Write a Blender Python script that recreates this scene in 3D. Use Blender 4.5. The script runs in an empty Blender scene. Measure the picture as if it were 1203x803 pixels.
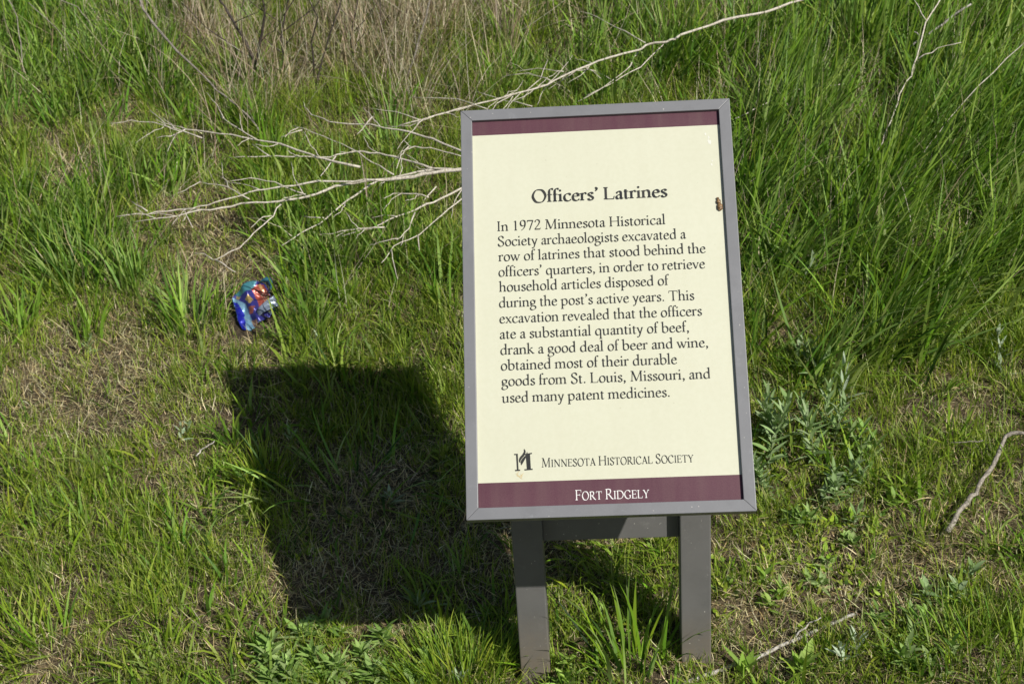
import bpy, bmesh, math, random
import numpy as np
from mathutils import Vector, Matrix

# ================================================================ camera, sky, sun, exposure
S = 0.41                                   # width of the sign in metres
PITCH, ROLL, YAW = 0.44462, -0.06405, -0.05966
CAM = np.array([-0.0328, -4.5106, 3.9370])*S
FOC = 1.79994*1000/1203                    # focal length in picture widths
SUN_AZ, SUN_EL = 0.7962, 0.7063
SLOPE, CROSS = 0.2966, 0.0681              # bank rises away from the sign, and a little to the right
LEG_Y = 0.56703*S

scene = bpy.context.scene
col = scene.collection
_f = np.array([math.sin(YAW)*math.cos(PITCH), math.cos(YAW)*math.cos(PITCH), -math.sin(PITCH)])
_r = np.array([math.cos(YAW), -math.sin(YAW), 0.0]); _u = np.cross(_r, _f)
CR = math.cos(ROLL)*_r+math.sin(ROLL)*_u; CU = -math.sin(ROLL)*_r+math.cos(ROLL)*_u; CF = _f
cam = bpy.data.cameras.new('camera'); cam.sensor_width = 36; cam.lens = 36*FOC
cam.clip_start = 0.05; cam.clip_end = 2000
cam_o = bpy.data.objects.new('camera', cam); col.objects.link(cam_o)
cam_o.matrix_world = Matrix(((CR[0],CU[0],-CF[0],CAM[0]),(CR[1],CU[1],-CF[1],CAM[1]),(CR[2],CU[2],-CF[2],CAM[2]),(0,0,0,1)))
cam.dof.use_dof = True; cam.dof.focus_distance = 2.25; cam.dof.aperture_fstop = 16
scene.camera = cam_o

world = bpy.data.worlds.new('World'); scene.world = world; world.use_nodes = True
wn = world.node_tree; bg = wn.nodes['Background']
sky = wn.nodes.new('ShaderNodeTexSky'); sky.sky_type = 'NISHITA'; sky.sun_disc = False
sky.sun_elevation = SUN_EL; sky.sun_rotation = math.pi/2+SUN_AZ
wn.links.new(sky.outputs[0], bg.inputs[0]); bg.inputs[1].default_value = 0.058

sun = bpy.data.lights.new('sun', 'SUN'); sun.energy = 4.95; sun.angle = math.radians(0.5); sun.color = (1.0, 0.955, 0.88)
sun_o = bpy.data.objects.new('sun', sun); col.objects.link(sun_o)
sun_dir = Vector((-math.cos(SUN_EL)*math.cos(SUN_AZ), math.cos(SUN_EL)*math.sin(SUN_AZ), -math.sin(SUN_EL)))
sun_o.rotation_euler = sun_dir.to_track_quat('-Z', 'Y').to_euler(); sun_o.location = (3, -3, 5)
scene.view_settings.view_transform = 'Standard'; scene.view_settings.look = 'None'
scene.view_settings.exposure = 0.0; scene.view_settings.gamma = 1.0
scene.view_settings.use_curve_mapping = False
scene.cycles.max_bounces = 6; scene.cycles.transmission_bounces = 3; scene.cycles.transparent_max_bounces = 4

# ================================================================ helpers
rng = np.random.default_rng(7); random.seed(7)

def tag(o, label=None, cat=None, group=None, kind=None):
    if label: o['label'] = label
    if cat: o['category'] = cat
    if group: o['group'] = group
    if kind: o['kind'] = kind
    return o
def empty(name, loc=(0,0,0)):
    o = bpy.data.objects.new(name, None); o.empty_display_size = .05; o.location = loc; col.objects.link(o); return o
def link(name, me, mats, parent=None):
    o = bpy.data.objects.new(name, me); col.objects.link(o)
    for m in (mats if isinstance(mats, (list, tuple)) else [mats]): me.materials.append(m)
    if parent:
        o.parent = parent; o.matrix_parent_inverse = Matrix.Translation(-Vector(parent.location))
    return o
def mesh(name, v, f, mats, parent=None, smooth=False, mi=None):
    me = bpy.data.meshes.new(name); me.from_pydata([tuple(map(float, p)) for p in v], [], [tuple(q) for q in f])
    if mi is not None: me.polygons.foreach_set('material_index', mi)
    if smooth: me.polygons.foreach_set('use_smooth', [True]*len(me.polygons))
    me.update(); return link(name, me, mats, parent)

# value noise on the ground plane
_tab = np.random.default_rng(3).random((256, 256))
def vnoise(x, y, s, o=0):
    x = np.asarray(x, float)/s+o*17.3+100; y = np.asarray(y, float)/s+o*9.7+100
    i = np.floor(x).astype(int); j = np.floor(y).astype(int); fx = x-i; fy = y-j
    fx = fx*fx*(3-2*fx); fy = fy*fy*(3-2*fy); g = lambda a, b: _tab[a & 255, b & 255]
    return (g(i,j)*(1-fx)+g(i+1,j)*fx)*(1-fy)+(g(i,j+1)*(1-fx)+g(i+1,j+1)*fx)*fy

def softmin(a, b, k): return -k*np.logaddexp(-a/k, -b/k)
def plane_z(x, y):
    """smooth terrain: a level strip in front, a bank rising behind the sign that levels off far away"""
    d = np.asarray(y, float)-LEG_Y
    d = -softmin(-d, np.full_like(d, .75), .12)          # levels out in front of the sign
    d = softmin(d, np.full_like(d, 6.0), .8)             # and on top of the bank
    x = np.clip(x, -6, 6)
    return SLOPE*d+CROSS*x
def base_ray(px, py):
    d = CF+CR*(px-601.5)/(FOC*1203)-CU*(py-401.5)/(FOC*1203); return d/np.linalg.norm(d)
def ground_pt(px, py, h=0.0):
    """the place on the bank seen at a picture point (h above the soil)"""
    d = base_ray(px, py); t = 1.0
    for _ in range(60):
        q = CAM+d*t; t += (q[2]-h-float(plane_z(q[0], q[1])))/max(.15, SLOPE*d[1]-d[2])*.8
    return CAM+d*t
def upright_pt(px, py, y):
    d = base_ray(px, py); return CAM+d*((y-CAM[1])/d[1])

# the long-grass margin stands on slightly higher sod than the trodden lawn to the left
LIP = np.array([ground_pt(*p)[:2] for p in ((262,-60),(268,120),(285,240),(335,330),(352,445),(390,520),(470,600))])
def long_side(x, y):
    """0 on the lawn, 1 on the unmown side (right of the edge)"""
    ex = np.interp(y, LIP[::-1,1], LIP[::-1,0]); return 1/(1+np.exp(-np.clip((np.asarray(x)-ex)/.012, -40, 40)))
DIP = ground_pt(455, 455)[:2]
def gz(x, y):
    x = np.asarray(x, float); y = np.asarray(y, float)
    near = np.exp(-(x*x+(y-.8)**2)/40)
    z = plane_z(x, y)+((vnoise(x,y,.30,1)-.5)*.022+(vnoise(x,y,.11,2)-.5)*.012+(vnoise(x,y,.045,3)-.5)*.006)*near
    far = (vnoise(x,y,9,4)-.5)*.5*(1-near)
    up = long_side(x, y)*np.clip((y-1.0)/.25, 0, 1)*np.exp(-((x+.35)/.35)**2)*.022
    dip = .045*np.exp(-(((x-DIP[0])/.17)**2+((y-DIP[1])/.22)**2))     # a shallow hollow left of the sign
    return z+far+up-dip

class Spots:
    """weighted soft ellipses lying on the ground, given in metres"""
    def __init__(s, items): s.i = [(ground_pt(px,py)[:2], rx, ry, a) for px,py,rx,ry,a in items]
    def __call__(s, x, y):
        w = np.zeros_like(x)
        for c, rx, ry, a in s.i: w += a*np.exp(-(((x-c[0])/rx)**2+((y-c[1])/ry)**2))
        return w

# ---------------------------------------------------------------- materials
def mat(name): 
    m = bpy.data.materials.new(name); m.use_nodes = True; return m, m.node_tree, m.node_tree.nodes['Principled BSDF']
def N(nt, t, **k):
    n = nt.nodes.new(t)
    for a, b in k.items(): setattr(n, a, b)
    return n
def ramp(nt, fac, stops):
    r = N(nt, 'ShaderNodeValToRGB'); e = r.color_ramp.elements
    while len(e) < len(stops): e.new(.5)
    for q, (p, c) in zip(e, stops): q.position = p; q.color = (*c, 1)
    nt.links.new(fac, r.inputs[0]); return r.outputs[0]
def noise(nt, scale, detail=4, rough=.6, coord='Object'):
    tc = N(nt, 'ShaderNodeTexCoord'); n = N(nt, 'ShaderNodeTexNoise'); n.inputs['Scale'].default_value = scale
    n.inputs['Detail'].default_value = detail; n.inputs['Roughness'].default_value = rough
    nt.links.new(tc.outputs[coord], n.inputs['Vector']); return n.outputs['Fac']
def bump(nt, b, h, strength, dist):
    n = N(nt, 'ShaderNodeBump'); n.inputs['Strength'].default_value = strength; n.inputs['Distance'].default_value = dist
    nt.links.new(h, n.inputs['Height']); nt.links.new(n.outputs[0], b.inputs['Normal'])
def leaf_mat(name, rough=.45, trans=.3, spec=.35):
    """each blade carries its own pigment in the 'tint' attribute"""
    m, nt, b = mat(name)
    a = N(nt, 'ShaderNodeAttribute', attribute_name='tint'); b.inputs['Roughness'].default_value = rough
    b.inputs['Specular IOR Level'].default_value = spec
    nt.links.new(a.outputs['Color'], b.inputs['Base Color'])
    t = N(nt, 'ShaderNodeBsdfTranslucent'); mx = N(nt, 'ShaderNodeMixShader'); mx.inputs[0].default_value = trans
    g = N(nt, 'ShaderNodeMixRGB', blend_type='MULTIPLY'); g.inputs[0].default_value = 1; g.inputs[2].default_value = (1.1, 1.2, .55, 1)
    nt.links.new(a.outputs['Color'], g.inputs[1]); nt.links.new(g.outputs[0], t.inputs[0])
    nt.links.new(b.outputs[0], mx.inputs[1]); nt.links.new(t.outputs[0], mx.inputs[2])
    nt.links.new(mx.outputs[0], nt.nodes['Material Output'].inputs[0]); return m
GRASS_M = leaf_mat('grass_blade', .48, .30, .2)
STRAW_M = leaf_mat('straw', .6, .15, .25)
WEED_M = leaf_mat('weed_leaf', .55, .22, .3)

def wood_mat(name, c0, c1, c2, scale=60):
    m, nt, b = mat(name)
    f = noise(nt, scale, 5, .65); nt.links.new(ramp(nt, f, [(.3,c0),(.52,c1),(.7,c2)]), b.inputs['Base Color'])
    b.inputs['Roughness'].default_value = .8; bump(nt, b, noise(nt, scale*2, 3), .7, .002); return m
TWIG_M = wood_mat('bleached_twig', (.32,.27,.20), (.64,.585,.49), (.80,.75,.655), 190)
STICK_M = wood_mat('grey_stick', (.08,.068,.055), (.31,.275,.225), (.50,.46,.39), 260)
BIRCH_M = wood_mat('pale_bark_stick', (.06,.05,.042), (.46,.43,.38), (.66,.63,.57), 170)
DARK_M = wood_mat('dark_stem', (.018,.014,.011), (.050,.038,.030), (.13,.105,.085), 120)

m, nt, b = mat('thatch_soil'); SOIL_M = m
f1 = noise(nt, 9, 6, .6); f2 = noise(nt, 140, 5, .7)
c1 = ramp(nt, f1, [(.35,(.055,.042,.026)),(.55,(.12,.092,.055)),(.68,(.20,.16,.10))])
c2 = ramp(nt, f2, [(.3,(.35,.3,.28)),(.5,(.8,.78,.72)),(.7,(1.5,1.4,1.2))])
mx = N(nt, 'ShaderNodeMixRGB', blend_type='MULTIPLY'); mx.inputs[0].default_value = 1
nt.links.new(c1, mx.inputs[1]); nt.links.new(c2, mx.inputs[2]); nt.links.new(mx.outputs[0], b.inputs['Base Color'])
b.inputs['Roughness'].default_value = .95; bump(nt, b, f2, .8, .008)

# ================================================================ ground: one sheet to the horizon
def build_ground():
    g = lambda lo, hi, n: np.linspace(lo, hi, n)
    xs = np.concatenate([[-900,-300,-100,-40,-15,-8,-5,-4], g(-3, 3, 220), [4,5,8,15,40,100,300,900]])
    ys = np.concatenate([[-900,-300,-100,-40,-15,-8,-5,-3.5,-2.6], g(-2, 4.4, 240), [5,5.7,6.5,8,15,40,100,300,900]])
    X, Y = np.meshgrid(xs, ys); Z = gz(X, Y); nx, ny = len(xs), len(ys)
    v = np.stack([X,Y,Z], -1).reshape(-1, 3)
    i = np.arange(nx*ny).reshape(ny, nx)
    f = np.stack([i[:-1,:-1],i[:-1,1:],i[1:,1:],i[1:,:-1]], -1).reshape(-1, 4)
    o = mesh('ground', v, f.tolist(), SOIL_M, smooth=True)
    tag(o, 'bare thatch and soil of the grassy bank under the sign', 'ground', kind='structure')
build_ground()
# ================================================================ grass
WRAP = ground_pt(300, 360)[:2]
def clear_of_wrapper(x, y):
    """the wrapper has pressed the grass flat under it and just in front of it"""
    return np.clip((((x-WRAP[0])/.060)**2+((y-WRAP[1]+.03)/.095)**2-.6)/.5, .02, 1)*np.where((np.abs(x+.134)<.055)&(y>LEG_Y-.10)&(y<LEG_Y+.01), .25, 1.0)
def blade_mesh(name, x, y, length, width, lean_az, lean0, curve, color, tipcol, matl, segs=4, lift=None, taper=.7, label=None, cat=None, twist=.5):
    k = rng.random(len(x)) < clear_of_wrapper(x, y)
    x, y, length, width, lean0, curve, color, tipcol = (q[k] for q in (x, y, length, width, lean0, curve, color, tipcol))
    lean_az = lean_az[k]; lift = None if lift is None else lift[k]
    n = len(x); z = gz(x, y)-.004
    if lift is not None: z = z+lift
    P = np.stack([x, y, z], -1)
    fa = lean_az+math.pi/2+rng.normal(0, twist, n)
    side = np.stack([np.cos(fa), np.sin(fa), rng.normal(0,.15,n)], -1)
    lev = np.linspace(0, 1, segs+1); V = np.empty((n, 2*segs+1, 3)); C = np.empty((n, 2*segs+1, 4)); C[...,3] = 1
    pos = P.copy(); d = length/segs; wig = rng.normal(0, .10, n)
    for k in range(segs+1):
        t = lev[k]; wk = width*.5*(1-t**2.2)*(.65+.35*min(1, t*4))
        cc = color*(1-t**3)[...,None] + tipcol*(t**3) if False else color+(tipcol-color)*(t**3)
        if k < segs:
            V[:,2*k] = pos-side*wk[:,None]; V[:,2*k+1] = pos+side*wk[:,None]; C[:,2*k,:3] = cc; C[:,2*k+1,:3] = cc
        else: V[:,2*k] = pos; C[:,2*k,:3] = cc
        ang = np.minimum(lean0+curve*(t+.5/segs), 2.5); az = lean_az+wig*k
        pos = pos+np.stack([np.sin(ang)*np.cos(az), np.sin(ang)*np.sin(az), np.cos(ang)], -1)*d[:,None]
    nv = 2*segs+1; base = (np.arange(n)*nv)[:,None]
    q = np.array([[2*k,2*k+1,2*k+3,2*k+2] for k in range(segs-1)]).reshape(-1)
    loops = np.concatenate([base+q[None,:], base+np.array([[2*segs-2,2*segs-1,2*segs]])], 1).reshape(-1)
    npoly = segs; sizes = np.tile(np.array([4]*(segs-1)+[3]), n); starts = np.concatenate([[0], np.cumsum(sizes)[:-1]])
    me = bpy.data.meshes.new(name)
    me.vertices.add(n*nv); me.vertices.foreach_set('co', V.reshape(-1).astype(np.float32))
    me.loops.add(len(loops)); me.loops.foreach_set('vertex_index', loops.astype(np.int32))
    me.polygons.add(n*npoly); me.polygons.foreach_set('loop_start', starts.astype(np.int32))
    me.polygons.foreach_set('use_smooth', np.ones(n*npoly, bool))
    at = me.attributes.new('tint', 'FLOAT_COLOR', 'POINT'); at.data.foreach_set('color', C.reshape(-1).astype(np.float32))
    me.update(calc_edges=True)
    o = link(name, me, matl)
    tag(o, label, cat, kind='stuff'); return o

def scatter(n, dens, x0=-1.9, x1=2.0, y0=-.75, y1=3.6):
    """n points spread by a density function (0..1)"""
    ox, oy = [], []; k = 0
    while k < n:
        m_ = max(4*n, 20000); x = rng.uniform(x0, x1, m_); y = rng.uniform(y0, y1, m_)
        s = rng.random(m_) < dens(x, y); x = x[s]; y = y[s]; ox.append(x); oy.append(y); k += len(x)
    return np.concatenate(ox)[:n], np.concatenate(oy)[:n]
def clumped(n, dens, per, spread, **k):
    cx, cy = scatter(max(1, n//per), dens, **k)
    i = rng.integers(0, len(cx), n); a = rng.uniform(0, 6.283, n); r = spread*rng.random(n)**.7*(.5+rng.random(n))
    return cx[i]+r*np.cos(a), cy[i]+r*np.sin(a), a, i
def pick(n, cols, jit=.18):
    c = np.array(cols)[rng.integers(0, len(cols), n)]
    return c*(1+rng.normal(0, jit, (n,1)))*(1+rng.normal(0, .06, (n,3)))
def pickc(i, cols, jit=.16):
    """blades of one clump share a shade"""
    c = pick(int(i.max())+1, cols, .10)[i]; return .6*c+.4*pick(len(i), cols, jit)
clip01 = lambda a: np.clip(a, 0, 1)

GREEN = [(.205,.345,.022),(.150,.270,.016),(.275,.400,.032),(.330,.400,.042),(.066,.140,.013),(.200,.315,.042),(.345,.435,.060),(.040,.088,.012)]
LUSH = [(.140,.305,.024),(.092,.220,.018),(.215,.380,.042),(.165,.305,.066),(.285,.415,.062),(.034,.088,.011),(.33,.44,.13),(.38,.48,.16),(.024,.066,.010)]
LIME = [(.28,.37,.036),(.34,.41,.055),(.25,.35,.030)]
STRAW = [(.60,.50,.25),(.70,.61,.33),(.46,.36,.17),(.78,.71,.45),(.22,.16,.08),(.62,.55,.29),(.54,.49,.32)]
PALE = [(.58,.50,.35),(.68,.61,.46),(.44,.36,.23),(.28,.21,.13),(.15,.11,.07)]

# where things grow, as soft patches on the ground
bare = Spots([(70,500,.12,.14,.55),(200,420,.16,.14,.6),(225,250,.10,.14,.5),(90,200,.10,.15,.55),(160,560,.10,.08,.35),(300,350,.08,.13,1.2),
  (290,290,.07,.12,.8),(420,640,.20,.14,1.0),(400,560,.14,.10,.7),(560,650,.12,.07,1.1),(500,560,.06,.10,.4),(690,635,.12,.08,.9),(450,735,.06,.03,1.0),(910,715,.12,.08,1.0),(980,660,.15,.08,.75),
  (1060,690,.16,.09,.7),(75,190,.11,.09,.6),(160,325,.11,.09,.4),(255,290,.06,.22,.8),(30,400,.10,.15,.5),(150,140,.05,.2,.5),(560,700,.05,.03,.8),(330,700,.08,.05,.3),(265,640,.05,.09,.4),(1150,620,.08,.10,.3),(250,330,.07,.2,.6),(910,425,.04,.10,.7),(1000,430,.12,.08,.25),
  (300,60,.14,.30,.5),(390,70,.12,.25,.3),(500,70,.10,.20,.2),(1080,290,.10,.12,.2)])
tall = Spots([(30,60,.22,.35,.9),(140,60,.18,.30,.8),(40,270,.12,.22,.7),(130,260,.10,.14,.7),(205,230,.10,.20,.7),(200,60,.12,.28,.7),(230,360,.06,.08,.8),(120,340,.08,.12,.5),
  (900,120,.25,.35,1.0),(1000,180,.25,.40,1.1),(1120,120,.25,.40,1.1),(920,280,.20,.25,.9),(1050,300,.20,.20,.6),(1170,280,.15,.25,.7),(760,60,.20,.25,.8),(640,80,.15,.22,.6),(860,40,.25,.25,.8),
  (430,260,.16,.24,.55),(500,320,.10,.16,.5),(420,330,.10,.10,.4),(535,500,.035,.14,.5),(1000,400,.15,.12,.35)])
deadzone = Spots([(290,70,.16,.22,1.1),(360,30,.20,.25,.9),(500,70,.13,.22,1.2),(450,20,.2,.25,.8),(580,20,.12,.2,.6),(540,0,.15,.25,.8),(680,20,.1,.2,.5),(420,110,.12,.12,.5),(330,110,.12,.14,.6),(570,70,.08,.12,.5),(300,-60,.3,.3,.9),(500,-80,.35,.3,.9)])
def visible_fall(x, y): return np.exp(-np.maximum(0, np.abs(x-.05-(.1*(y>2)))-(.95+.3*np.clip(y,0,3)))*2.2)
_t = tall
def tall(x, y):
    e = long_side(x, y); ex = np.interp(y, LIP[::-1,1], LIP[::-1,0])
    return (_t(x, y)+.65*e*np.exp(-((x-ex-.04)/.06)**2)*(y>.62)*(y<2.2))*(1-clip01(1.3*shade_floor(x, y)))
shade_floor = Spots([(360,480,.12,.14,1),(430,470,.12,.14,1),(480,520,.10,.14,.9),(380,580,.14,.14,1),(470,600,.14,.14,1)])
bare_n = lambda x, y: clip01(bare(x,y)+(vnoise(x,y,.20,11)-.5)*1.3+(vnoise(x,y,.07,18)-.5)*.6)

# ---- thatch: flat bits of last year's straw
n = 380000
x, y = scatter(n, lambda x,y: visible_fall(x,y)*clip01(.45+.7*bare_n(x,y)))
blade_mesh('thatch', x, y, rng.uniform(.008,.032,n)*rng.choice([1,1,1,1.8],n), rng.uniform(.0005,.0013,n)*rng.choice([1,1,1,1,2],n), rng.uniform(0,6.28,n), rng.normal(1.22,.3,n), rng.normal(.2,.7,n),
  pick(n,STRAW,.25), pick(n,STRAW,.25), STRAW_M, 3, rng.uniform(.001,.016,n), label='matted straw coloured thatch lying between the grass blades', cat='thatch')
# ---- fine short turf
n = 400000
x, y, a, i = clumped(n, lambda x,y: visible_fall(x,y)*clip01(.97-.70*bare_n(x,y)-.45*clip01(tall(x,y)-.3))*clip01(.15+1.3*vnoise(x,y,.06,12)), 9, .015)
L = rng.uniform(.018,.066,n)*(.55+1.0*vnoise(x,y,.13,13))*(1+.5*long_side(x,y)*(y>.85))*(1-.25*clip01(shade_floor(x,y)))
blade_mesh('fine_turf', x, y, L, rng.uniform(.0011,.0027,n), a+rng.normal(0,.6,n), np.abs(rng.normal(.28,.28,n)), rng.uniform(.1,1.1,n),
  pickc(i,GREEN+LIME[:2]), pick(n,GREEN+LIME+STRAW[:4]), GRASS_M, 3, label='short fine green turf growing through the thatch', cat='grass')
# ---- broader mid-length blades
n = 30000
x, y, a, i = clumped(n, lambda x,y: visible_fall(x,y)*clip01(.85-.85*bare_n(x,y)+.4*clip01(tall(x,y)))*clip01(vnoise(x,y,.10,14)*1.7-.3), 9, .022)
L = rng.uniform(.05,.13,n)*(.8+.4*clip01(tall(x,y)))
blade_mesh('broad_bladed_grass', x, y, L, rng.uniform(.003,.007,n), a+rng.normal(0,.8,n), np.abs(rng.normal(.45,.35,n)), rng.uniform(.1,1.4,n),
  pickc(i,GREEN+LUSH+LIME[:1]), pick(n,GREEN+LIME), GRASS_M, 4, label='loose broad bladed grass scattered over the bank', cat='grass')
# ---- tall unmown grass, combed to the right on the right-hand side
n = 19000
x, y, a, i = clumped(n, lambda x,y: visible_fall(x,y)*clip01(tall(x,y)*(1-.75*clip01(bare(x,y)))*clip01(2.3*vnoise(x,y,.085,15)-.65)), 14, .04)
right = 1/(1+np.exp(-(x-.15)/.12))
L = rng.uniform(.09,.30,n)*(.55+.45*right)
az = np.where(rng.random(n) < .2+.6*right, .2+2.4*(vnoise(x,y,.28,17)-.5)+rng.normal(0,.35,n), a)
blade_mesh('tall_grass', x, y, L, rng.uniform(.003,.0085,n), az, np.abs(rng.normal(.18+.2*right,.25,n)), rng.uniform(.0,1.1,n),
  pickc(i,LUSH+GREEN[:2],.22), pick(n,LUSH+GREEN), GRASS_M, 5, label='tall lush grass of the unmown bank behind the sign', cat='grass', twist=.9)
# ---- standing dead grass
n = 8500
x, y, a, i = clumped(n, lambda x,y: visible_fall(x,y)*clip01(deadzone(x,y))*clip01(3.0*vnoise(x,y,.11,16)-1.0), 30, .03, y0=1.0)
blade_mesh('dead_grass', x, y, rng.uniform(.10,.36,n), rng.uniform(.001,.0026,n), np.where(rng.random(n)<.4, rng.normal(.4,.9,n), a), np.abs(rng.normal(.42,.45,n))+.7*(rng.random(n)<.25), rng.normal(.4,.7,n),
  pick(n,PALE), pick(n,PALE), STRAW_M, 5, label='bleached dead grass standing at the top of the bank', cat='dead grass', twist=.9)
n = 4200                                                     # odd dead stalks among the green
x, y = scatter(n, lambda x,y: visible_fall(x,y)*clip01(tall(x,y)*.6-.05))
blade_mesh('dry_stalks', x, y, rng.uniform(.08,.26,n), rng.uniform(.0009,.0022,n), rng.normal(.3,1.4,n), np.abs(rng.normal(.6,.45,n)), rng.normal(.3,.5,n),
  pick(n,PALE), pick(n,PALE), STRAW_M, 4, label='single dry stalks mixed into the green grass', cat='dry stalks', twist=.9)
# ---- little round-leaved ground cover near the feet of the sign
n = 1500
low = Spots([(930,650,.12,.10,.8),(1000,620,.15,.12,.6),(900,540,.06,.12,.8),(700,640,.10,.05,.4),(520,540,.03,.10,.7),(1000,740,.15,.06,.7),(760,730,.10,.05,.5),(370,640,.03,.06,.4)])
x, y, a, i = clumped(n, lambda x,y: clip01(low(x,y)), 8, .02)
blade_mesh('clover', x, y, rng.uniform(.007,.024,n), rng.uniform(.003,.010,n), a, rng.normal(.9,.35,n), rng.normal(.2,.3,n),
  pick(n,LIME+GREEN,.25), pick(n,LIME+STRAW[:1]), WEED_M, 4, rng.uniform(.004,.02,n), label='small leafy ground cover creeping around the sign posts', cat='ground cover')
# ---------------------------------------------------------------- lettering
# An old-style book face drawn with a broad pen: x-height 400, capitals 650 units.
import math
GL = {}
def _def(ch, adv, *ops): GL[ch] = (adv, ops)
_B = [(95,285),(165,365),(250,397),(355,355),(412,215),(375,75),(275,4),(170,12),(97,70)]
_D = [(372,330),(295,388),(220,397),(112,335),(66,198),(105,60),(200,8),(285,35),(372,105)]
_def('a',395,('p',[(88,318),(125,372),(190,394),(258,372),(280,300),(280,95),(298,22),(340,14),(385,48)]),('p',[(278,240),(160,205),(85,150),(72,75),(118,14),(195,22),(278,95)]),('d',92,318,34))
_def('b',485,('s',95,20,690,0,'f'),('p',_B))
_def('c',400,('p',[(350,325),(300,385),(235,396),(112,340),(62,200),(108,58),(220,6),(310,28),(372,90)]),('d',342,330,34))
_def('d',490,('s',372,10,690,0,'f'),('p',_D),('l',372,18,438,34,32))
_def('e',405,('l',80,240,335,240,28),('p',[(338,240),(310,345),(222,396),(112,340),(62,205),(105,58),(215,6),(305,28),(370,92)]))
_def('f',265,('s',112,0,520,1,0),('p',[(112,500),(122,600),(165,668),(232,690),(285,660)]),('d',272,655,34),('l',30,385,240,385,30))
_def('g',430,('o',[(200,396),(300,360),(330,270),(300,180),(200,145),(105,180),(72,270),(102,360)]),('p',[(130,165),(84,115),(100,62),(190,44),(310,22),(388,-45),(365,-150),(230,-220),(110,-212),(45,-145),(70,-70),(135,-5)]),('l',300,352,405,372,38))
_def('h',490,('s',95,0,690,1,'f'),('p',[(95,285),(170,365),(258,396),(340,358),(368,265)]),('s',370,0,290,1,0))
_def('i',235,('s',108,0,395,1,'f'),('d',103,575,46))
_def('k',470,('s',95,0,690,1,'f'),('l',100,180,310,385,30),('l',175,245,395,12,66),('h',310,392,70,1),('h',405,8,65,0))
_def('l',230,('s',105,0,690,1,'f'))
_def('m',740,('s',95,0,395,1,'f'),('p',[(95,285),(170,365),(250,396),(328,358),(352,265)]),('s',355,0,290,1,0),('p',[(355,285),(430,365),(510,396),(588,358),(612,265)]),('s',615,0,290,1,0))
_def('n',490,('s',95,0,395,1,'f'),('p',[(95,285),(170,365),(258,396),(340,358),(368,265)]),('s',370,0,290,1,0))
_def('o',450,('o',[(225,398),(330,362),(392,205),(330,42),(225,4),(120,38),(60,195),(120,358)]))
_def('p',490,('s',95,-240,395,1,'f'),('p',_B))
_def('q',480,('s',372,-240,385,1,0),('p',_D))
_def('r',330,('s',95,0,395,1,'f'),('p',[(95,270),(155,355),(225,396),(285,372)]),('d',280,360,38))
_def('s',335,('p',[(272,315),(240,380),(175,396),(95,362),(90,285),(165,222),(248,165),(280,95),(235,18),(155,4),(88,30),(60,100)]))
_def('t',285,('p',[(112,490),(112,105),(135,25),(185,10),(255,48)]),('l',25,385,240,385,30),('l',40,390,112,470,26))
_def('u',490,('s',92,90,395,0,'f'),('p',[(92,130),(115,35),(185,6),(270,35),(365,115)]),('s',368,10,395,0,'f'),('l',368,18,435,34,32))
_def('v',420,('l',60,392,205,4,68),('l',362,392,215,4,32),('h',65,395,68,1),('h',355,395,62,1))
_def('w',640,('l',60,392,200,4,66),('l',335,392,210,4,32),('l',300,392,425,4,66),('l',580,392,435,4,32),('h',65,395,66,1),('h',300,395,62,1),('h',575,395,60,1))
_def('x',430,('l',70,390,350,8,64),('l',340,390,75,8,32),('h',80,394,68,1),('h',340,394,60,1),('h',350,6,68,0),('h',80,6,60,0))
_def('y',420,('l',65,392,215,20,66),('p',[(358,392),(250,90),(170,-130),(105,-205),(45,-195)]),('d',55,-195,34),('h',68,395,68,1),('h',352,395,62,1))
_def('A',640,('l',100,10,315,660,34),('l',310,660,535,10,76),('l',165,225,440,225,30),('h',95,6,85,0),('h',535,6,90,0))
_def('C',660,('p',[(575,520),(500,620),(375,660),(180,590),(72,400),(80,240),(190,65),(370,-8),(500,20),(600,120)]),('l',580,640,575,480,30))
_def('D',740,('s',130,0,650,0,0),('p',[(60,635),(300,645),(520,590),(655,400),(650,250),(520,65),(320,10),(60,15)]),('h',100,644,70,1),('h',100,6,70,0))
_def('E',560,('s',130,0,650,1,'s'),('l',130,634,480,634,30),('l',130,340,400,340,30),('l',130,16,500,16,30),('l',478,645,490,510,28),('l',400,410,400,270,28),('l',495,5,530,155,28))
_def('F',530,('s',130,0,650,1,'s'),('l',130,634,480,634,30),('l',130,330,390,330,30),('l',478,645,492,500,28),('l',392,400,392,260,28))
_def('G',720,('p',[(590,520),(510,620),(385,660),(185,590),(75,400),(82,240),(195,65),(380,-8),(500,10),(605,60)]),('l',595,645,590,480,30),('s',600,40,280,0,'s'))
_def('H',760,('s',140,0,650,1,'s'),('s',620,0,650,1,'s'),('l',140,335,620,335,30))
_def('I',310,('s',155,0,650,1,'s'))
_def('L',560,('s',130,0,650,1,'s'),('l',130,16,490,16,30),('l',490,5,525,165,28))
_def('M',850,('l',130,8,175,640,34),('l',180,640,415,20,78),('l',690,640,420,20,32),('s',700,0,650,1,0),('h',125,6,80,0),('h',140,644,70,1),('h',715,644,80,1))
_def('N',760,('l',140,8,140,640,34),('l',125,645,625,5,78),('l',625,645,625,5,34),('h',140,6,85,0),('h',110,644,65,1),('h',625,644,85,1))
_def('O',740,('o',[(370,662),(550,600),(670,330),(550,50),(370,-8),(190,55),(72,325),(190,605)]))
_def('R',640,('s',130,0,650,1,'s'),('p',[(130,635),(270,642),(410,600),(440,490),(390,370),(260,325),(130,322)]),('p',[(270,325),(400,190),(520,50),(640,0)]))
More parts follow.
